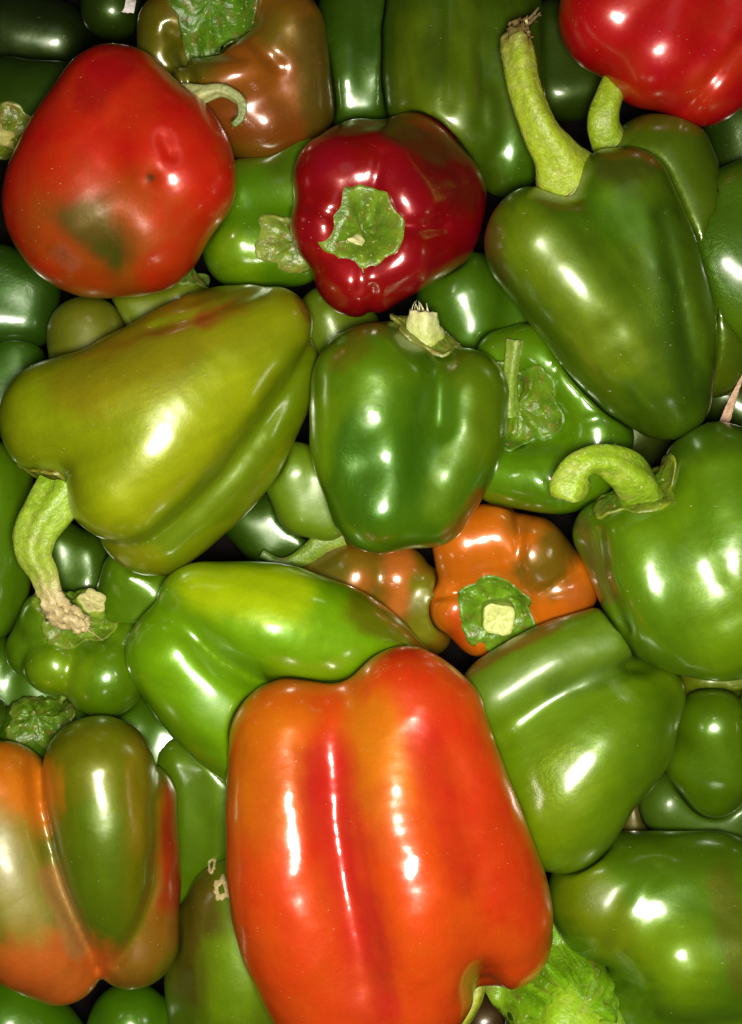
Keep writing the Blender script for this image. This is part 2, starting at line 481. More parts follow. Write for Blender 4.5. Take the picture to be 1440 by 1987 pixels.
def add_stalk(body, z, s, org, root, seed):
    s = dict(s); cs = s.get('cols', ((120, 150, 30), (150, 165, 50))); tip = s.get('tip', (190, 180, 120))
    V, F, t, C, fr = tube(s['pts'], z, s.get('ridges', 5), s.get('ridge', .07), seed=seed, rough=s.get('rough', .03))
    tt = np.clip(t, 0, 1)[:, None]
    c = lin(cs[0]) * (1 - tt) + lin(cs[1]) * tt
    cork = np.clip((fbm(V / np.array([16., 16., 20.]), seed + 14) - .58) * 9, 0, 1)[:, None] * .28
    c = c * (1 - cork) + lin((172, 160, 96)) * cork
    c = c * (.68 + .5 * fbm(V / np.array([9., 9., 14.]), seed + 4))[:, None]
    dry = np.clip((t - s.get('dry', 2)) * 6 + (fbm(V / 8., seed) - .5), 0, 1)[:, None]
    c = c * (1 - dry) + lin(s.get('drycol', (150, 125, 85))) * dry
    if s.get('rag'):
        k = np.clip((t - s['dry']) * 5, 0, 1)[:, None]
        V = V + k * s['rag'] * (np.stack([fbm(V / 7., 31), fbm(V / 7., 57), fbm(V / 7., 83)], 1) - .5)
    k = np.clip((t - 1) * 8, 0, 1)[:, None]
    c = c * (1 - k) + lin(tip) * k
    o = link('stalk', make_mesh('stalk', V, F, org, STALK, c), root)
    fib = s.get('fibres')
    if fib:
        R = random.Random(seed); n_, L, w0 = fib; e = C[-1, :3]; T = fr[2]
        Vv = []; Ff = []; cc = []
        for q in range(n_):
            a = R.uniform(0, 6.28); side = fr[0] * math.cos(a) + fr[1] * math.sin(a)
            p = e + side * C[-1, 3] * R.uniform(.4, .95) - T * 3; d = T + side * R.uniform(-.4, .5); l = L * R.uniform(.4, 1); w = w0 * R.uniform(.6, 1.3)
            wv = np.cross(d, side); wv /= np.linalg.norm(wv) + 1e-6; bend = np.array([R.uniform(-1, 1), R.uniform(-1, 1), R.uniform(-.3, .5)])
            for i in range(7):
                u_ = i / 6; pp = p + d * l * u_ + bend * l * .45 * u_ * u_; ww = w * (1 - .8 * u_)
                for (sx, sy) in ((-1, 0), (0, .35), (1, 0), (0, -.35)):
                    Vv.append(pp + wv * ww * sx + side * ww * sy); cc.append(lin(s.get('drycol', (150, 125, 85))) * R.uniform(.6, 1.3))
            b0 = len(Vv) - 28
            for i in range(6):
                for j in range(4):
                    a_ = b0 + i * 4 + j; b_ = b0 + i * 4 + (j + 1) % 4; Ff.append((a_, b_, b_ + 4, a_ + 4))
            Ff.append((b0, b0+1, b0+2, b0+3)); Ff.append((b0+27, b0+26, b0+25, b0+24))
        link('frayed_fibre', make_mesh('frayed_fibre', np.array(Vv), Ff, org, DRY, np.array(cc)), o)

#@@DATA
# ------------------------------------------------------------------ the peppers, topmost first (x, y as seen, height, radius)
RED, DRED, GRN, DGRN, BGRN, OLV = (185, 8, 6), (140, 3, 8), (62, 104, 8), (36, 74, 10), (96, 148, 10), (112, 122, 10)
ORG, BRN, YOR = (222, 84, 8), (112, 66, 10), (232, 138, 16)
S_ = dict

pepper('large orange-red bell pepper with three long lobes, lying on top at the bottom', 190,
    [[(562,1434,-34,116),(566,1590,0,128),(590,1770,18,138),(650,1920,12,132)],
     [(786,1362,-34,108),(768,1540,8,122),(804,1740,44,138),(796,1900,36,126)],
     [(858,1400,-25,84),(902,1580,-8,106),(946,1740,0,120),(958,1806,-16,114)],
     [(668,1440,-50,98),(668,1600,-60,90),(700,1780,-40,90)]],
    (222,74,8), k=84, mottle=.03, cell=6.0,
    dents=[([(652,1330),(642,1480),(650,1620),(690,1760),(720,1900)],44,7),([(870,1440),(900,1560),(930,1720)],30,2),([(945,1905)],34,22)],
    paints=[([(520,1430),(510,1560)],88,(216,106,6),1),([(560,1500),(530,1620)],60,(204,86,14),.7),
            ([(735,1400),(730,1520)],70,(220,118,10),1),([(740,1560),(770,1640)],45,(206,86,18),.6),
            ([(790,1290),(860,1420),(930,1560),(1000,1750)],64,(208,44,8),.7),
            ([(640,1480),(645,1620),(690,1780),(720,1940)],58,(198,34,22),.85),
            ([(820,1440),(860,1560),(900,1700)],36,(198,36,16),.5),([(560,1700),(600,1800),(640,1950)],90,(218,66,10),.6)],
    gloss=[([(560,1560),(600,1700)],90,.1),([(800,1650),(840,1850)],90,.09)], dull=.15,
    stalk=S_(pts=[(925,1880,-95,20),(915,1930,-85,24),(880,1985,-70,26),(850,2030,-60,28)],cols=((150,160,30),(160,165,40))))

pepper('large yellow-green bell pepper with a broad shoulder and hooked dry stalk, at left', 130,
    [[(122,816,-5,120),(290,790,5,142),(430,690,-10,112),(535,628,-30,70)],
     [(238,936,22,116),(320,840,5,140),(450,715,-10,108),(532,640,-10,68)],
     [(300,1010,-84,108),(430,902,-84,100),(532,777,-78,70),(564,697,-74,54)],
     [(260,740,-20,100),(400,650,-40,84),(480,610,-40,58)]],
    (108,138,8), k=26, cell=6.0,
    dents=[([(330,1045),(430,925),(535,785),(598,700)],24,6),([(300,640),(400,610),(470,580),(510,556)],12,6),([(90,955)],40,20)],
    paints=[([(150,740),(300,680),(440,610)],60,(132,112,8),.6),([(180,760),(330,720)],60,(134,126,8),.5),([(470,590),(400,618)],20,(138,60,8),.8),
            ([(250,980),(330,880),(440,760)],60,(124,154,8),.8),([(480,640),(560,600)],60,(108,130,8),.7),
            ([(280,1080),(430,960),(540,820),(600,720)],46,(78,114,8),.85),([(240,1070),(300,1095)],30,(110,132,10),.9),([(580,580),(604,620)],10,(120,70,20),.7),([(400,570),(500,555)],30,(72,92,10),.8)],
    dull=.2, gloss=[([(230,850),(350,760)],90,.24)], wrinkles=[([(240,850),(330,780)],70,.22)],
    calyxes=[S_(x=106,y=955,axis=(-.75,.75,.28),R=74,n=5,curl=4,thick=5,cols=((120,130,40),(150,150,60)))],
    stalk=S_(pts=[(120,962,-10,54),(96,990,8,42),(72,1034,14,36),(68,1076,12,32),(84,1112,8,26),(94,1150,4,21),(118,1188,0,24),(150,1206,0,20),(172,1214,0,10)],ridges=5,ridge=.12,rough=.07,
             cols=((132,165,30),(160,165,70)),dry=.5,rag=22,drycol=(178,160,112),fibres=(3,34,4)))

pepper('glossy green bell pepper in the middle, directly below the dark red one', 130,
    [[(728,752,0,124),(716,870,10,114),(740,975,12,100)],
     [(896,768,-16,92),(884,870,-12,90),(828,972,-12,92)],
     [(790,720,-40,100),(790,900,-40,105)]],
    (54,98,4), k=44, cell=6.0,
    dents=[([(862,680),(852,760),(856,820)],26,6),([(705,895)],60,15),([(820,640)],50,16)],
    paints=[([(650,740),(760,700)],60,(72,116,8),.8),([(680,880),(730,940),(800,900)],76,(38,80,4),.75),([(900,700),(960,760),(940,860)],46,(74,104,6),.6),([(870,1040),(930,960)],14,(130,70,10),.7),([(620,800),(610,900)],40,(84,130,10),.8),([(880,900),(860,980)],40,(66,106,8),.8),([(660,700),(700,670)],26,(76,80,10),.6)],
    dull=.14,
    calyxes=[S_(x=828,y=636,axis=(.12,-.97,.24),R=64,n=5,curl=5,thick=5,cols=((120,140,50),(150,150,80)))],
    stalk=S_(pts=[(822,655,-10,40),(820,630,5,32),(822,606,10,27)],cols=((160,170,80),(200,200,140)),tip=(215,208,165),dry=.9,rag=9,drycol=(205,200,150),fibres=(7,34,4)))

pepper('tall mottled green bell pepper with a long upright pale stalk, upper right', 130,
    [[(1052,470,22,112),(1135,570,12,118),(1230,700,-25,108),(1285,770,-55,76)],
     [(1198,390,6,106),(1240,515,4,114),(1284,660,-20,104),(1300,772,-55,74)]],
    (58,92,8), k=50, cell=6.0, mottle=.3, axis=(.55,.85), dull=.2,
    dents=[([(1215,760),(1180,650)],34,4),([(1088,352)],44,20),([(1285,420),(1315,560),(1345,720)],16,6),([(1200,300),(1240,420),(1250,520)],40,5)],
    paints=[([(1010,450),(1100,560),(1200,680)],60,(84,116,14),.7),([(1180,330),(1250,330)],30,(60,56,10),.6),([(950,450),(970,540)],22,(70,66,12),.7),([(1280,420),(1310,620),(1340,760)],36,(38,70,8),.8),([(1230,780),(1330,820)],40,(50,84,10),.8),([(1130,400),(1210,420)],50,(58,104,8),.8)],
    gloss=[([(1120,480),(1180,640)],110,.27)], wrinkles=[([(1140,460)],80,.14)],
    calyxes=[S_(x=1090,y=352,axis=(-.35,-.85,.4),R=60,n=6,curl=1,thick=7,cols=((140,165,40),(140,155,50)))],
    stalk=S_(pts=[(1114,384,-55,84),(1092,330,0,56),(1078,300,22,43),(1054,262,40,36),(1030,205,50,32),(1016,160,52,30),(1008,116,50,30),(1002,84,46,31),(1008,60,44,22),(1018,46,40,10)],
             ridges=4,ridge=.07,cols=((150,168,34),(140,160,40)),dry=.66,rag=30,drycol=(112,92,52),fibres=(5,34,8)))

pepper('green bell pepper with a curled hook stalk and a big calyx at the right edge', 130,
    [[(1252,1040,0,96),(1285,1140,5,112),(1350,1215,-5,98)],
     [(1395,935,-5,108),(1420,1070,10,130),(1420,1190,0,125)],
     [(1385,905,-40,78),(1460,940,-40,90)],
     [(1178,1035,-70,66),(1240,1140,-60,76),(1290,1200,-60,90)]],
    (70,116,8), k=56, cell=6.0, dull=.16,
    dents=[([(1240,935)],64,24),([(1160,1040),(1175,1120),(1215,1220)],13,9),([(1290,1110),(1360,1230)],34,3)],
    paints=[([(1130,1010),(1150,1070),(1180,1160)],16,(98,84,30),.7),([(1300,980),(1250,1060)],50,(84,134,10),.7),([(1400,1150),(1420,1280)],70,(88,134,8),.6),([(1330,860),(1440,850)],36,(52,90,8),.8)],
    calyxes=[S_(x=1232,y=945,axis=(-.62,-.5,.6),R=92,n=5,curl=3.5,thick=5,bumps=4,cols=((96,130,24),(140,150,50)))],
    stalk=S_(pts=[(1240,955,0,44),(1225,925,45,42),(1190,900,70,33),(1150,893,80,28),(1118,912,80,30),(1104,945,76,38),(1100,962,72,36)],
             ridges=4,ridge=.08,rough=.05,cols=((126,158,26),(140,166,34)),tip=(190,180,130)))

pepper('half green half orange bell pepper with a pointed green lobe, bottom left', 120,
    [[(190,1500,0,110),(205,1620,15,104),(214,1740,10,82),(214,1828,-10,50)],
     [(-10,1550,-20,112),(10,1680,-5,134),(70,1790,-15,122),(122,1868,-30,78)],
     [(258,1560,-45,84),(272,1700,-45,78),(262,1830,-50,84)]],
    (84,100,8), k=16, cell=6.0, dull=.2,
    dents=[([(66,1440),(70,1560),(110,1720),(190,1870)],16,7),([(300,1560),(300,1720),(230,1870)],12,5)],
    paints=[([(270,1450),(280,1640)],30,(124,108,10),.8),([(180,1600),(190,1800)],60,(60,98,6),.7),([(200,1860)],30,(90,92,8),.6),
            ([(-20,1470),(40,1500),(50,1580)],60,(222,120,14),1),([(20,1880),(130,1920),(180,1880),(60,1830)],56,(206,98,24),1),([(20,1640),(50,1760)],74,(118,124,74),.9),([(96,1700),(150,1840)],22,(176,124,60),.8),  # the grey-green stroke paints the left lobe's silvery sheen into the skin colour
            ([(356,1540),(352,1700),(340,1780)],48,(160,50,10),1),([(330,1800),(250,1900)],40,(140,92,16),.9)],
    gloss=[([(20,1660),(50,1780)],110,.4),([(80,1840),(130,1900)],60,.34),([(200,1600),(205,1740)],60,.2),([(270,1850)],40,.35)],
    wrinkles=[([(30,1700)],80,.1)])

pepper('bright red bell pepper with a green-brown bruised patch, upper left', 110,
    [[(224,206,16,108),(180,330,-10,140),(185,430,-38,146)],
     [(232,212,16,104),(306,300,10,134),(336,345,14,124)],
     [(150,400,-30,138),(270,440,-26,130)]],
    (200,34,6), k=50, cell=6.0, dull=.16, mottle=.04,
    dents=[([(200,490)],70,9),([(292,348)],14,5),([(318,270),(330,300)],14,5),([(110,500)],24,6)],
    paints=[([(250,400),(120,430),(320,500),(180,540)],92,(176,70,8),.85),([(150,420),(220,500)],90,(124,72,10),.6),([(205,480),(160,430)],52,(84,66,10),1),([(205,500)],38,(50,60,10),.9),([(180,540),(90,470)],40,(176,62,8),.7),([(120,490),(140,510)],20,(170,86,50),.7),([(292,346)],9,(60,50,20),.9),([(290,250),(120,330)],60,(200,36,6),.6),([(230,120),(180,180)],40,(160,6,10),.7),([(420,440),(300,530)],40,(190,36,6),.7)],
    wrinkles=[([(118,490)],26,.5),([(305,290)],26,.3)],
    stalk=S_(pts=[(335,210,-40,34),(362,190,0,26),(392,182,26,18),(432,176,38,11),(466,196,40,9),(468,226,36,8),(452,242,32,6)],ridges=4,ridge=.14,rough=.1,cols=((196,190,130),(84,110,36)),tip=(150,150,90)))

pepper('dark red bell pepper showing its torn green calyx to the camera, above the centre', 50,
    [[(660,352,62,92),(700,330,-20,96)],
     [(655,440,66,92),(720,440,-30,96)],
     [(700,522,62,94),(760,450,-30,96)],
     [(764,490,62,90),(840,440,-20,92)],
     [(775,400,66,92),(840,385,-30,104)],
     [(735,345,66,90),(800,320,-30,96)]],
    (136,3,9), k=26, cell=5.5, dull=.12, mottle=.06,
    dents=[([(705,448)],56,30),([(700,560),(704,500)],12,5),([(600,400),(650,420)],12,4),([(740,300),(725,380)],12,4),([(790,440),(860,440)],13,5),([(722,560),(718,620)],12,6)],
    paints=[([(860,300),(900,360)],50,(96,12,8),.8),([(760,250),(860,290)],26,(84,40,10),.9),([(690,520),(650,480)],30,(170,20,24),.6)],
    calyxes=[S_(x=706,y=450,axis=(-.12,.08,.99),R=76,n=5,curl=3,thick=6,point=.06,bumps=2,cols=((106,136,30),(128,150,52)))],
    stalk=S_(pts=[(700,470,50,34),(692,479,92,27),(684,486,112,24)],cols=((190,190,120),(210,205,150)),tip=(205,200,140),dry=.6,rag=12,drycol=(196,190,130),fibres=(8,44,4)))

pepper('bright red bell pepper cut off by the top right corner', 120,
    [[(1196,28,-10,112),(1240,-80,0,130)],
     [(1278,95,0,112),(1320,-40,0,130)],
     [(1368,140,-10,100),(1430,10,0,120)]],
    (184,10,8), k=34, cell=6.5, dull=.18, mottle=.07,
    dents=[([(1330,215),(1400,130),(1460,60)],14,6)],
    paints=[([(1360,180),(1440,120)],36,(196,40,8),.8),([(1200,120),(1260,190)],36,(176,30,6),.6)],
    wrinkles=[([(1290,60)],60,.2)],gloss=[([(1290,50)],80,.2)])

pepper('green bell pepper with two smooth lobes and scuffed skin, right of the orange-red one', 70,
    [[(1168,1252,0,74),(1070,1290,4,80),(975,1352,-8,86)],
     [(1256,1346,-40,72),(1168,1424,-2,120),(1108,1530,16,118),(1085,1590,8,96)],
     [(1180,1430,-20,116),(1070,1468,-12,112),(1060,1540,4,100)],
     [(1040,1480,-40,110),(1080,1560,-20,110)]],
    (80,124,8), k=60, cell=6.0, dull=.22,
    dents=[([(1256,1280),(1150,1302),(1060,1345),(975,1400)],26,4),([(1270,1284),(1215,1292)],16,9)],
    paints=[([(1080,1210),(960,1270),(900,1310)],14,(120,76,20),.7),([(1250,1290),(1080,1340)],26,(56,94,6),.7),([(1100,1500),(1060,1620)],70,(96,134,8),.7),([(1280,1370),(1240,1500)],34,(66,110,8),.7)],
    gloss=[([(1040,1520)],80,.2),([(960,1340),(1060,1290),(1190,1250)],80,.37)], wrinkles=[([(1050,1530),(1090,1500)],52,.8)])

pepper('long bright green bell pepper lying under the yellow-green one, below the centre', 70,
    [[(400,1195,12,106),(535,1212,16,118),(675,1248,-15,100),(775,1296,-52,66)],
     [(350,1268,16,104),(425,1358,-4,114),(500,1430,-20,104)]],
    (92,152,6), k=34, cell=6.0, dull=.13,
    dents=[([(330,1180),(430,1280),(560,1370)],30,14)],
    paints=[([(400,1140),(560,1150)],60,(146,190,10),.8),([(380,1220),(480,1300),(560,1330)],34,(84,140,8),.7),([(700,1180),(800,1230)],36,(80,90,10),.8),([(790,1210),(820,1245)],12,(120,70,20),.6),([(300,1400),(420,1480)],40,(72,120,8),.6)],
    gloss=[([(410,1380),(480,1400)],70,.34)])

pepper('large green bell pepper with a round swollen lobe filling the bottom right corner', 60,
    [[(1190,1742,-10,126),(1290,1735,0,118),(1390,1740,0,124)],
     [(1326,1850,45,132),(1410,1840,30,146)],
     [(1300,1950,-20,140),(1430,1960,-10,150)]],
    (64,108,6), k=40, cell=6.5, dull=.15,
    dents=[([(1275,1690),(1215,1770),(1185,1850)],24,5)],
    paints=[([(1290,1830),(1330,1880)],70,(94,140,8),.8),([(1130,1740),(1180,1800)],60,(100,128,24),.7),([(1400,1700),(1440,1900)],30,(90,74,12),.5),([(1200,1650),(1400,1650)],40,(58,92,8),.6)],
    gloss=[([(1160,1740)],60,.4),([(1310,1840)],70,.12)])

pepper('green bell pepper with shrivelled shining skin at the right edge, beside the tall mottled one', 60,
    [[(1428,420,0,96),(1404,500,18,94),(1446,560,4,98)],[(1500,400,-10,110),(1500,560,0,130)]],
    (52,92,12), k=50, cell=6.5, dull=.3, gloss=[([(1380,490),(1430,370)],70,.3)], wrinkles=[([(1370,480),(1400,540)],60,1.0),([(1430,370)],40,.7)],
    paints=[([(1400,620),(1440,660)],50,(70,112,12),.7)])

pepper('shaded green bell pepper with a short bent stalk, tucked behind the tall mottled one', 58,
    [[(1282,318,0,98),(1345,480,0,100),(1372,630,-25,96),(1386,706,-40,66)],[(1230,330,-20,84),(1300,500,-10,90)]],
    (58,88,8), k=50, cell=7, dull=.22,
    dents=[([(1190,262)],26,10)],paints=[([(1170,270),(1250,230)],14,(90,80,20),.6),([(1340,700),(1400,740)],36,(60,84,10),.7)],
    stalk=S_(pts=[(1180,275,10,36),(1170,236,35,31),(1182,190,40,28),(1208,140,38,27),(1225,110,36,26)],ridges=4,ridge=.05,cols=((130,155,24),(140,160,30))))

pepper('ripening brown-orange bell pepper with a large bumpy calyx at the top edge', 0,
    [[(392,152,52,58),(450,140,62,66),(510,120,40,74)],
     [(440,190,-6,96),(510,230,-16,92)],
     [(340,60,10,74),(420,20,0,90)],
     [(310,110,20,44),(330,130,0,50)],
     [(560,60,40,72),(572,140,10,70),(572,210,-20,78)],[(520,0,10,90),(500,-60,0,90)]],
    (122,80,10), k=34, cell=6.5, dull=.17,
    dents=[([(415,40)],70,26),([(345,100),(365,135),(375,190)],13,12),([(330,60),(380,105),(470,110)],13,9),([(500,90),(540,130)],16,8)],
    paints=[([(300,60),(330,110)],60,(72,82,14),.9),([(480,130),(540,160)],50,(150,76,8),.8),([(430,220),(560,250)],50,(124,56,8),.8),([(380,120),(360,150)],34,(92,88,10),.8),([(600,60),(620,240)],34,(80,66,10),.8),([(540,60)],40,(112,94,10),.7)],
    calyxes=[S_(x=412,y=22,axis=(0,-.3,.9),R=84,n=6,curl=3,thick=5,bumps=4,cols=((92,134,22),(84,112,36)))],
    stalk=S_(pts=[(410,10,20,42),(405,-20,50,36),(400,-60,60,32)],cols=((128,155,34),(128,155,34))))

pepper('small green bell pepper with a wrapped calyx between the two red ones', -10,
    [[(470,395,0,82),(560,370,-20,80)],[(478,478,5,86),(570,480,0,74)],[(580,330,-40,84),(620,420,-40,80)]],
    (66,118,8), k=30, cell=6.5, dull=.13, dents=[([(570,470)],30,16)],
    paints=[([(460,500)],50,(92,140,10),.8),([(560,330)],50,(60,90,10),.7)],
    calyxes=[S_(x=562,y=470,axis=(.85,.1,.5),R=58,n=5,curl=4,thick=5,cols=((118,138,50),(150,158,80)))])

pepper('green bell pepper with a ring-shaped shoulder and thin pale stalk, right of the middle one', 0,
    [[(975,690,5,52),(1040,690,25,60),(1100,732,32,64),(1148,796,30,68),(1156,862,22,70),(1118,922,24,66),(1056,930,26,66),(975,915,0,66)],
     [(1050,800,-72,104),(1090,850,-72,104)]],
    (70,122,8), k=56, cell=5.5, dull=.11, dents=[([(1005,760),(1000,800),(990,840)],40,8),([(1096,690),(1060,745)],10,3),([(1200,806),(1110,820)],10,3),([(1086,975),(1050,900)],10,3)],
    paints=[([(1180,800),(1220,870)],40,(46,86,8),.7),([(1040,960)],40,(58,102,8),.6)],
    calyxes=[S_(x=1008,y=790,axis=(-.32,0,.95),R=86,n=5,curl=3,thick=5,bumps=5,point=.16,cols=((112,144,30),(104,142,40)))],
    stalk=S_(pts=[(985,800,20,24),(986,760,40,17),(993,710,62,14),(1000,660,74,17)],ridges=4,ridge=.1,cols=((120,150,40),(120,142,50)),tip=(190,180,130)))

pepper('small orange bell pepper turning green on one shoulder, with a pale cut stalk', -30,
    [[(905,1052,10,68),(920,1110,-20,70)],[(962,1042,12,70),(960,1110,-40,80)],[(1030,1075,20,74),(1060,1130,-20,84)],[(1095,1140,0,66),(1060,1180,-30,70)],
     [(890,1175,-5,58),(930,1190,-40,66)],[(930,1225,-5,50),(980,1200,-50,70)]],
    (214,108,10), k=24, cell=5.5, dull=.16, dents=[([(958,1178)],46,22),([(850,1158),(915,1148)],9,8),([(1004,1115),(1010,1040),(1000,990)],10,6),([(1050,1150),(1120,1110)],9,4)],
    paints=[([(1080,1060),(1060,1100)],60,(110,86,10),.95),([(1010,1010)],40,(150,84,12),.8),([(900,1230),(890,1200)],30,(206,66,12),.8),([(1120,1150)],30,(190,96,30),.6)],
    calyxes=[S_(x=958,y=1172,axis=(.02,.45,.9),R=74,n=6,curl=2,thick=6,bumps=4,point=.08,cols=((120,158,36),(104,146,40)))],
    stalk=S_(pts=[(962,1190,-10,38),(965,1196,26,34),(968,1202,56,33)],ridges=4,ridge=.1,cols=((110,150,30),(150,172,60)),tip=(186,192,110)))

pepper('olive and orange striped bell pepper mostly hidden under the middle green one', -70,
    [[(690,1120,0,76),(640,1130,-20,70)],[(770,1120,5,66),(770,1180,-10,60)],[(830,1160,0,62),(820,1220,-20,60)]],
    (124,92,10), k=14, cell=6.5, dull=.17,
    paints=[([(775,1080),(775,1170)],28,(196,104,30),.9),([(820,1140),(820,1230)],30,(96,112,40),.95),([(640,1110)],36,(92,90,14),.8),([(700,1130)],24,(170,96,14),.7)],
    gloss=[([(815,1170)],40,.36)])
pepper('dark green bell pepper with a slender bent yellow-green stalk, in the gap below the middle', -60,
    [[(690,1010,-30,60),(620,960,-60,90)]], (40,66,10), cell=8, dull=.3,
    stalk=S_(pts=[(660,1035,5,30),(625,1052,10,24),(585,1082,12,17),(545,1092,14,10),(508,1074,20,8)],ridges=3,ridge=.05,cols=((118,142,30),(80,110,24)),tip=(170,170,140)))

pepper('lobed green bell pepper with a knobbly yellow-green calyx, under the hooked dry stalk at left', 0,
    [[(100,1205,5,62),(110,1230,-30,80)],[(108,1290,20,60),(140,1260,-40,80)],[(205,1310,5,82),(180,1280,-40,80)],[(70,1260,-20,58),(110,1250,-50,80)],[(245,1260,-30,70),(180,1260,-50,80)]],
    (74,122,10), k=14, cell=5.5, dull=.13, dents=[([(165,1200)],50,16)],
    paints=[([(100,1300),(140,1310)],40,(100,146,12),.7),([(220,1350)],50,(64,108,10),.7)],
    calyxes=[S_(x=165,y=1185,axis=(.05,-.35,.93),R=84,n=5,curl=3,thick=7,bumps=9,cols=((112,148,26),(132,150,50)))],
    stalk=S_(pts=[(165,1190,0,42),(172,1178,34,34),(180,1166,52,27)],ridges=5,ridge=.12,cols=((120,156,28),(136,165,40))))
pepper('green bell pepper wedged between the yellow-green and long bright green ones', -30,
    [[(262,1120,0,66),(240,1180,-20,60)],[(300,1150,0,60),(260,1200,-10,60)]], (70,116,8), k=20, cell=7, dull=.13)
pepper('tall green bell pepper at the left edge beside the hooked stalk', -30,
    [[(-34,940,0,90),(-30,1080,0,84),(-40,1180,0,76)],[(18,930,-16,44),(24,1060,-16,42),(10,1170,-20,40)]], (66,112,8), cell=7, k=24, dull=.2)
pepper('dark green bell pepper low in the left edge gap', -110,
    [[(-10,1290,10,60),(10,1370,0,66)],[(70,1330,-10,70),(90,1400,0,70)]], (50,92,8), k=24, cell=7, dull=.25)
pepper('green bell pepper with a mossy calyx showing above the half orange one', -60,
    [[(60,1420,10,70),(80,1440,-20,80)],[(200,1400,0,80),(260,1420,-10,80)],[(330,1430,-20,70),(300,1480,-20,80)]], (48,88,10), k=24, cell=7, dull=.25,
    calyxes=[S_(x=78,y=1392,axis=(0,-.3,.95),R=62,n=5,curl=3,thick=6,bumps=8,cols=((100,135,30),(110,130,50)))])
pepper('small dark green bell pepper tip at the left edge above the half orange one', -10,
    [[(-22,1400,0,50),(-60,1410,0,60)]], (40,72,10), cell=8, dull=.25)
pepper('deep green bell pepper in shade between the half orange and the orange-red ones', -20,
    [[(360,1480,-10,64),(372,1600,-6,62),(350,1700,-20,56)],[(430,1480,-6,70),(440,1600,-10,72),(420,1660,-20,60)]], (66,106,8), k=34, cell=7, dull=.2)
def scars(body, root, org):
    for (x, y, r) in ((430, 1726, 12), (411, 1677, 7)):
        p = hit(body, x, y); V = []; F = []; R = random.Random(x)
        n = 22
        wob = [R.uniform(.75, 1.2) for _ in range(n)]
        for i in range(n):
            a = i / n * 6.283
            for (q, h) in ((.5, 1), (.8, 3.5), (1.15, 2.5), (1.3, -1)):
                rr = r * q * wob[i]; c = p + np.array([math.cos(a) * rr, math.sin(a) * rr * 1.25, 0])
                for _ in range(6):
                    e = float(body.sdf(c[None])[0]); c = c + np.array([0, 0, h - e]) * .8
                V.append(c)
        for i in range(n):
            for j in range(3):
                a = i * 4 + j; b = ((i + 1) % n) * 4 + j; F.append((a, a + 1, b + 1, b))
        link('scar', make_mesh('scar', np.array(V), F, org, DRY, np.repeat(lin((176, 158, 104))[None], len(V), 0)), root)
pepper('olive green bell pepper with ring-shaped corky scars, left of the orange-red one', 10,
    [[(470,1755,0,108),(470,1880,10,120),(480,1980,0,120)],[(400,1790,-20,62),(385,1890,-8,66),(400,1980,-10,70)]], (72,104,8), cell=6.5, dull=.25, extra=scars,
    paints=[([(380,1700),(390,1800),(370,1900)],50,(88,76,12),.85),([(440,1860),(450,1940)],50,(92,138,10),.7)])
pepper('green bell pepper with one bright glint at the bottom edge, left', -30,
    [[(250,1990,0,80),(250,2060,0,90)],[(330,2000,-20,60),(320,2060,-20,70)]], (58,108,10), k=20, cell=7.5, dull=.14)
pepper('green bell pepper in the bottom left corner', -60, [[(20,1990,0,100),(80,2040,0,90)]], (58,110,8), cell=8, dull=.25)

pepper('bell pepper turned stalk-up with a huge bright blistered calyx at the bottom edge', 80,
    [[(1110,1960,0,90),(1130,2060,-10,100)],[(1060,1990,-10,80),(1090,2060,-20,90)]], (50,90,10), k=30, cell=7, dull=.2,
    dents=[([(1140,1960)],30,6)],
    calyxes=[S_(x=1120,y=1945,axis=(.1,-.1,.98),R=142,n=5,curl=4,thick=11,bumps=15,point=.16,cols=((128,176,22),(140,168,44)))],
    stalk=S_(pts=[(1100,1990,-10,112),(1106,1984,34,92),(1100,2000,66,70),(1086,2060,86,52)],ridges=4,ridge=.06,cols=((140,186,20),(140,176,30))))

pepper('round green bell pepper with a soft highlight beneath the hooked-stalk one, right', -20,
    [[(1385,1410,0,76),(1400,1480,-10,76)],[(1345,1480,-16,56),(1385,1530,-20,56)]], (66,108,10), k=30, cell=7, dull=.16)
pepper('darker green bell pepper pressed against the right edge, second up from the corner one', 10,
    [[(1478,1408,0,74),(1500,1460,0,90)]], (54,98,8), cell=8, dull=.2)
pepper('dull green bell pepper lying flat above the bottom right corner one', -90,
    [[(1300,1560,0,62),(1400,1600,0,60)],[(1360,1520,4,56),(1470,1560,4,60)]], (56,94,8), k=24, cell=7.5, dull=.35)
pepper('narrow brownish bell pepper side showing between two green ones, lower right', -120,
    [[(1250,1490,0,50),(1225,1620,0,50)]], (70,64,14), cell=8, dull=.24)
pepper('green bell pepper with a pale rim right under the curled-stalk one', -60,
    [[(1380,1320,0,66),(1450,1330,0,70)]], (78,104,14), cell=8, dull=.3)

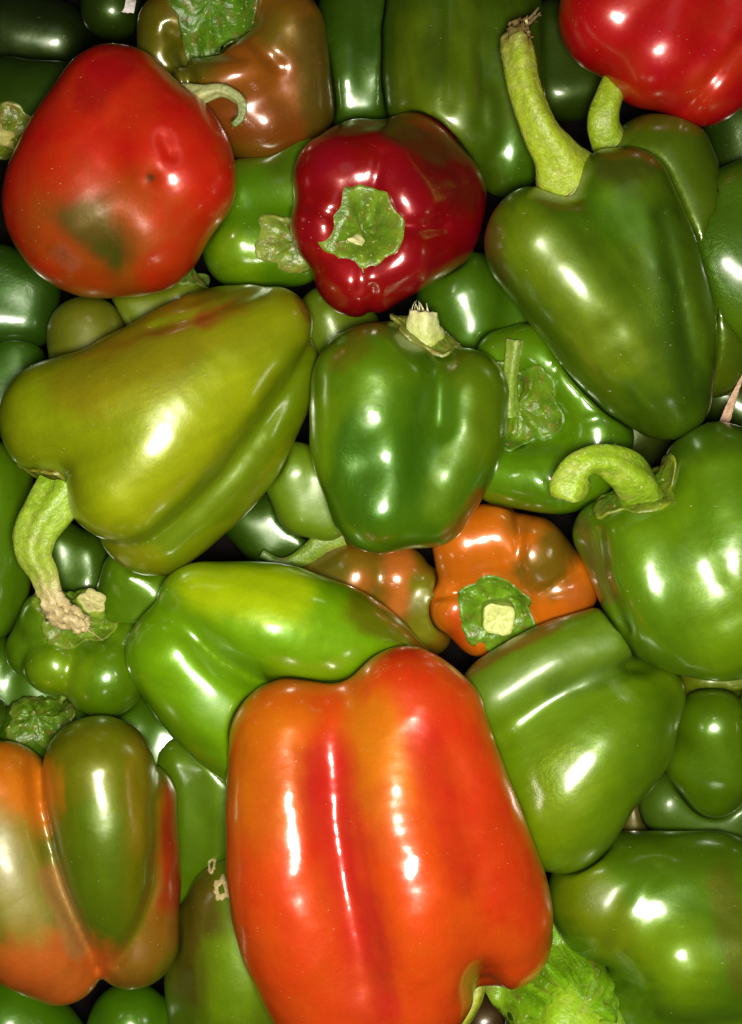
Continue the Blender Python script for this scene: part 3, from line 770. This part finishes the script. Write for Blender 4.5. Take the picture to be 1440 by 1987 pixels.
pepper('long striped green bell pepper at the top, left of the upright stalk', -20,
    [[(860,-20,-10,110),(840,110,0,100),(870,220,0,110),(910,250,-5,96)],
     [(960,20,-20,92),(960,150,0,96),(985,290,-15,74),(985,320,-20,62)],
     [(905,60,20,80),(905,210,22,82)]],
    (50,80,8), k=16, cell=6.5, dull=.22, mottle=.3, dents=[([(872,-10),(872,200)],14,4),([(932,0),(935,240)],14,4)],
    paints=[([(820,60),(790,180),(850,240)],50,(76,106,12),.6),([(900,20),(885,200)],34,(74,104,12),.5),([(860,0),(838,140)],26,(40,66,8),.5),([(990,280),(1010,330)],36,(48,92,10),.8)],
    gloss=[([(900,230)],50,.3),([(1000,310)],40,.12)])
pepper('shade-darkened green bell pepper with a vertical glint, top edge left of the striped one', -50,
    [[(680,20,0,62),(672,130,10,58),(675,205,0,46)],[(735,10,-6,62),(736,120,4,58),(715,200,-6,50)]], (38,70,8), k=24, cell=6.5, dull=.2)  # base colour darkened in place of light falling off with depth
pepper('green bell pepper coloured dark for shade behind the upright stalk', -110,
    [[(1070,60,0,56),(1078,180,0,54)],[(1120,60,-8,60),(1130,170,-4,60)]], (28,48,6), cell=8, dull=.24)  # base colour darkened to paint the dimness deep in the heap
pepper('green bell pepper coloured dark for shade under the red one in the top right corner', -80,
    [[(1440,250,0,90),(1450,330,0,80)]], (24,44,6), cell=8, dull=.24)  # shade under the red pepper is painted into this base colour
pepper('green bell pepper with a blurred highlight under the dark red one, right', -60,
    [[(900,580,0,92),(915,640,-5,80)],[(1000,540,-20,70),(985,620,-20,70)]], (50,92,12), k=30, cell=7, dull=.24)
pepper('green bell pepper squeezed between the dark red, yellow-green and middle ones', -50,
    [[(640,620,0,66),(660,690,0,60)],[(690,640,-10,50)]], (76,108,14), k=20, cell=7, dull=.3)
pepper('pale green bell pepper filling the gap left of the middle one', -20,
    [[(570,920,0,64),(590,990,-6,52)],[(630,930,-6,60),(635,1000,-10,50)]], (88,132,14), k=20, cell=7, dull=.36)
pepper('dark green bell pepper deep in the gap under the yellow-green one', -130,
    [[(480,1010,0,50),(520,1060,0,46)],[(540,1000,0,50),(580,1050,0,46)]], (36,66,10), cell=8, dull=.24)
pepper('olive green bell pepper peeking out left above the yellow-green one', -20,
    [[(170,650,0,76),(180,740,0,80)]], (86,104,12), cell=7, dull=.35)
pepper('light green bell pepper wedge right under the large bruised red one', -30,
    [[(270,590,0,54),(300,640,0,50)],[(345,585,6,56),(380,620,0,60)]], (90,118,12), cell=7, dull=.35,
    calyxes=[S_(x=368,y=530,axis=(.2,-.5,.85),R=46,n=5,curl=3,thick=5,cols=((90,120,40),(120,140,70)))])
pepper('dark green bell pepper with scattered glints at the left edge, under the bruised red one', -40,
    [[(0,540,0,66),(-10,620,0,66)],[(60,560,-6,56),(50,620,-10,58)]], (30,62,18), cell=7, dull=.22, wrinkles=[([(20,490)],60,.6)])
pepper('dark green bell pepper at the left edge beside the olive one', -40,
    [[(30,690,0,54),(50,760,-6,56)],[(-20,730,0,60),(-20,790,0,66)]], (36,74,14), cell=7.5, dull=.25)
pepper('shadowed green bell pepper with a yellow stalk base at the left edge near the top', -60,
    [[(50,190,0,70),(120,200,0,76)],[(20,180,-10,66),(0,240,-10,70)]], (30,56,6), k=16, cell=7.5, dull=.25,  # base colour lowered to paint in the shade at this edge
    calyxes=[S_(x=20,y=262,axis=(-.3,.6,.75),R=56,n=5,curl=3,thick=6,bumps=6,cols=((120,130,40),(140,145,70)))],
    stalk=S_(pts=[(22,266,10,28),(5,262,44,22),(-20,258,60,20)],cols=((180,170,90),(170,165,90))))
pepper('green bell pepper in the top left corner, shade put into its colour', -230,
    [[(30,70,0,90),(110,80,0,74)]], (14,26,6), cell=8, dull=.22)  # near-black base colour stands in for the shade in this corner
pepper('small shade-darkened green bell pepper at the top edge left of the brown-orange one', -80,
    [[(215,20,0,58),(215,-40,0,60)]], (26,46,6), cell=8, dull=.2)  # shade of the gap is put into the base colour
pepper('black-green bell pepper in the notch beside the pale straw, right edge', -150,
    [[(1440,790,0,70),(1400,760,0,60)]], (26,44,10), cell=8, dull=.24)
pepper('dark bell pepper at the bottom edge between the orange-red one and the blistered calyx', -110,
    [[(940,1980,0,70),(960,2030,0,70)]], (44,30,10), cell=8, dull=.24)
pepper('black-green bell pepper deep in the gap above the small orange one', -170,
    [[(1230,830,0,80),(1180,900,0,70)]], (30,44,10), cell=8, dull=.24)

pepper('dark green bell pepper glimpsed through the crook of the hooked dry stalk', -120,
    [[(115,1060,0,52),(130,1120,0,50)],[(165,1080,-6,50),(170,1130,0,50)]], (40,72,10), k=20, cell=7.5, dull=.15)

# ------------------------------------------------------------------ litter lying in the heap
def tagged(o, label, cat, group=None):
    o['label'] = label; o['category'] = cat
    if group: o['group'] = group
def blade(name, label, cat, pts, col, th=3, seed=0, jag=.12, curl=8):
    """a thin scrap along a centre line (x, y, z, half width), with thickness and torn edges"""
    R = random.Random(seed); C = spline([(*un(x, y, z), w) for (x, y, z, w) in pts], 6); V = []; F = []; m = 5
    n = len(C)
    for i in range(n):
        T = C[min(i+1, n-1), :3] - C[max(i-1, 0), :3]; T /= np.linalg.norm(T)
        s = np.cross(T, [0, 0, 1.]); s /= np.linalg.norm(s); up = np.cross(s, T)
        for side in (1, -1):
            for j in range(m):
                q = (j / (m - 1) * 2 - 1) * side; w = C[i, 3] * (1 + R.uniform(-jag, jag) * (abs(q) > .9))
                V.append(C[i, :3] + s * w * q + up * (th * side * (1 - .6 * abs(q)) + curl * q * q + R.uniform(-1, 1) * th * .4))
    k = 2 * m
    for i in range(n - 1):
        for j in range(k):
            a = i * k + j; b = i * k + (j + 1) % k; F.append((a, b, b + k, a + k))
    F.append(tuple(range(k))[::-1]); F.append(tuple((n - 1) * k + j for j in range(k)))
    V = np.array(V); org = V.mean(0); org[2] = V[:, 2].min()
    c = lin(col) * (.6 + .8 * fbm(V / 9., seed))[:, None]
    o = link(name, make_mesh(name, V, F, org, DRY, c), None, tuple(org * S)); tagged(o, label, cat)
    return o
blade('dried_leaf_scrap', 'crumpled brown dried leaf scrap caught in the dark gap left of the hooked stalk pepper', 'leaf scrap',
      [(1190,800,20,6),(1206,818,26,13),(1212,838,24,15),(1208,858,16,8)], (150,104,84), th=4, seed=3, jag=.7, curl=6)
blade('straw', 'pale pinkish straw blade standing in the gap at the right edge', 'straw',
      [(1404,824,10,10),(1416,790,30,8),(1428,758,50,5),(1442,726,70,2)], (196,160,130), th=2, seed=4, curl=2)
blade('paper_scrap', 'white scrap of paper in the dark gap at the top edge', 'paper scrap',
      [(222,2,-40,8),(240,8,-36,16),(262,14,-40,12)], (215,205,200), th=1.5, seed=5, curl=1)
blade('paper_scrap', 'pinkish white triangular scrap of paper at the bottom edge beside the orange-red pepper', 'paper scrap',
      [(972,1928,-10,6),(990,1936,-8,15),(1000,1960,-12,5)], (215,190,180), th=1.5, seed=6, curl=1)

# ------------------------------------------------------------------ the surface under the heap
gm, nt, b = nodes('dark_boards')
tc = N(nt, 'ShaderNodeTexCoord').outputs['Object']
nt.links.new(mixc(nt, noise(nt, 30, 5, .6, tc), (.002, .002, .002), (.008, .006, .005)), b.inputs['Base Color']); b.inputs['Roughness'].default_value = .95; b.inputs['Specular IOR Level'].default_value = .05
zg = min(u.org[2] for u in ALL)
g = bpy.data.meshes.new('ground'); q = 3.0
nn = 24; GV = [((i / nn - .5) * q, (j / nn - .5) * q, 0.0) for i in range(nn + 1) for j in range(nn + 1)]
g.from_pydata(GV, [], [(i*(nn+1)+j, (i+1)*(nn+1)+j, (i+1)*(nn+1)+j+1, i*(nn+1)+j+1) for i in range(nn) for j in range(nn)])
g.materials.append(gm)
go = bpy.data.objects.new('ground', g); COL.objects.link(go); go.location = (0, 0, (zg - 1) * S)
go['kind'] = 'structure'; go['label'] = 'dark surface under the heap'
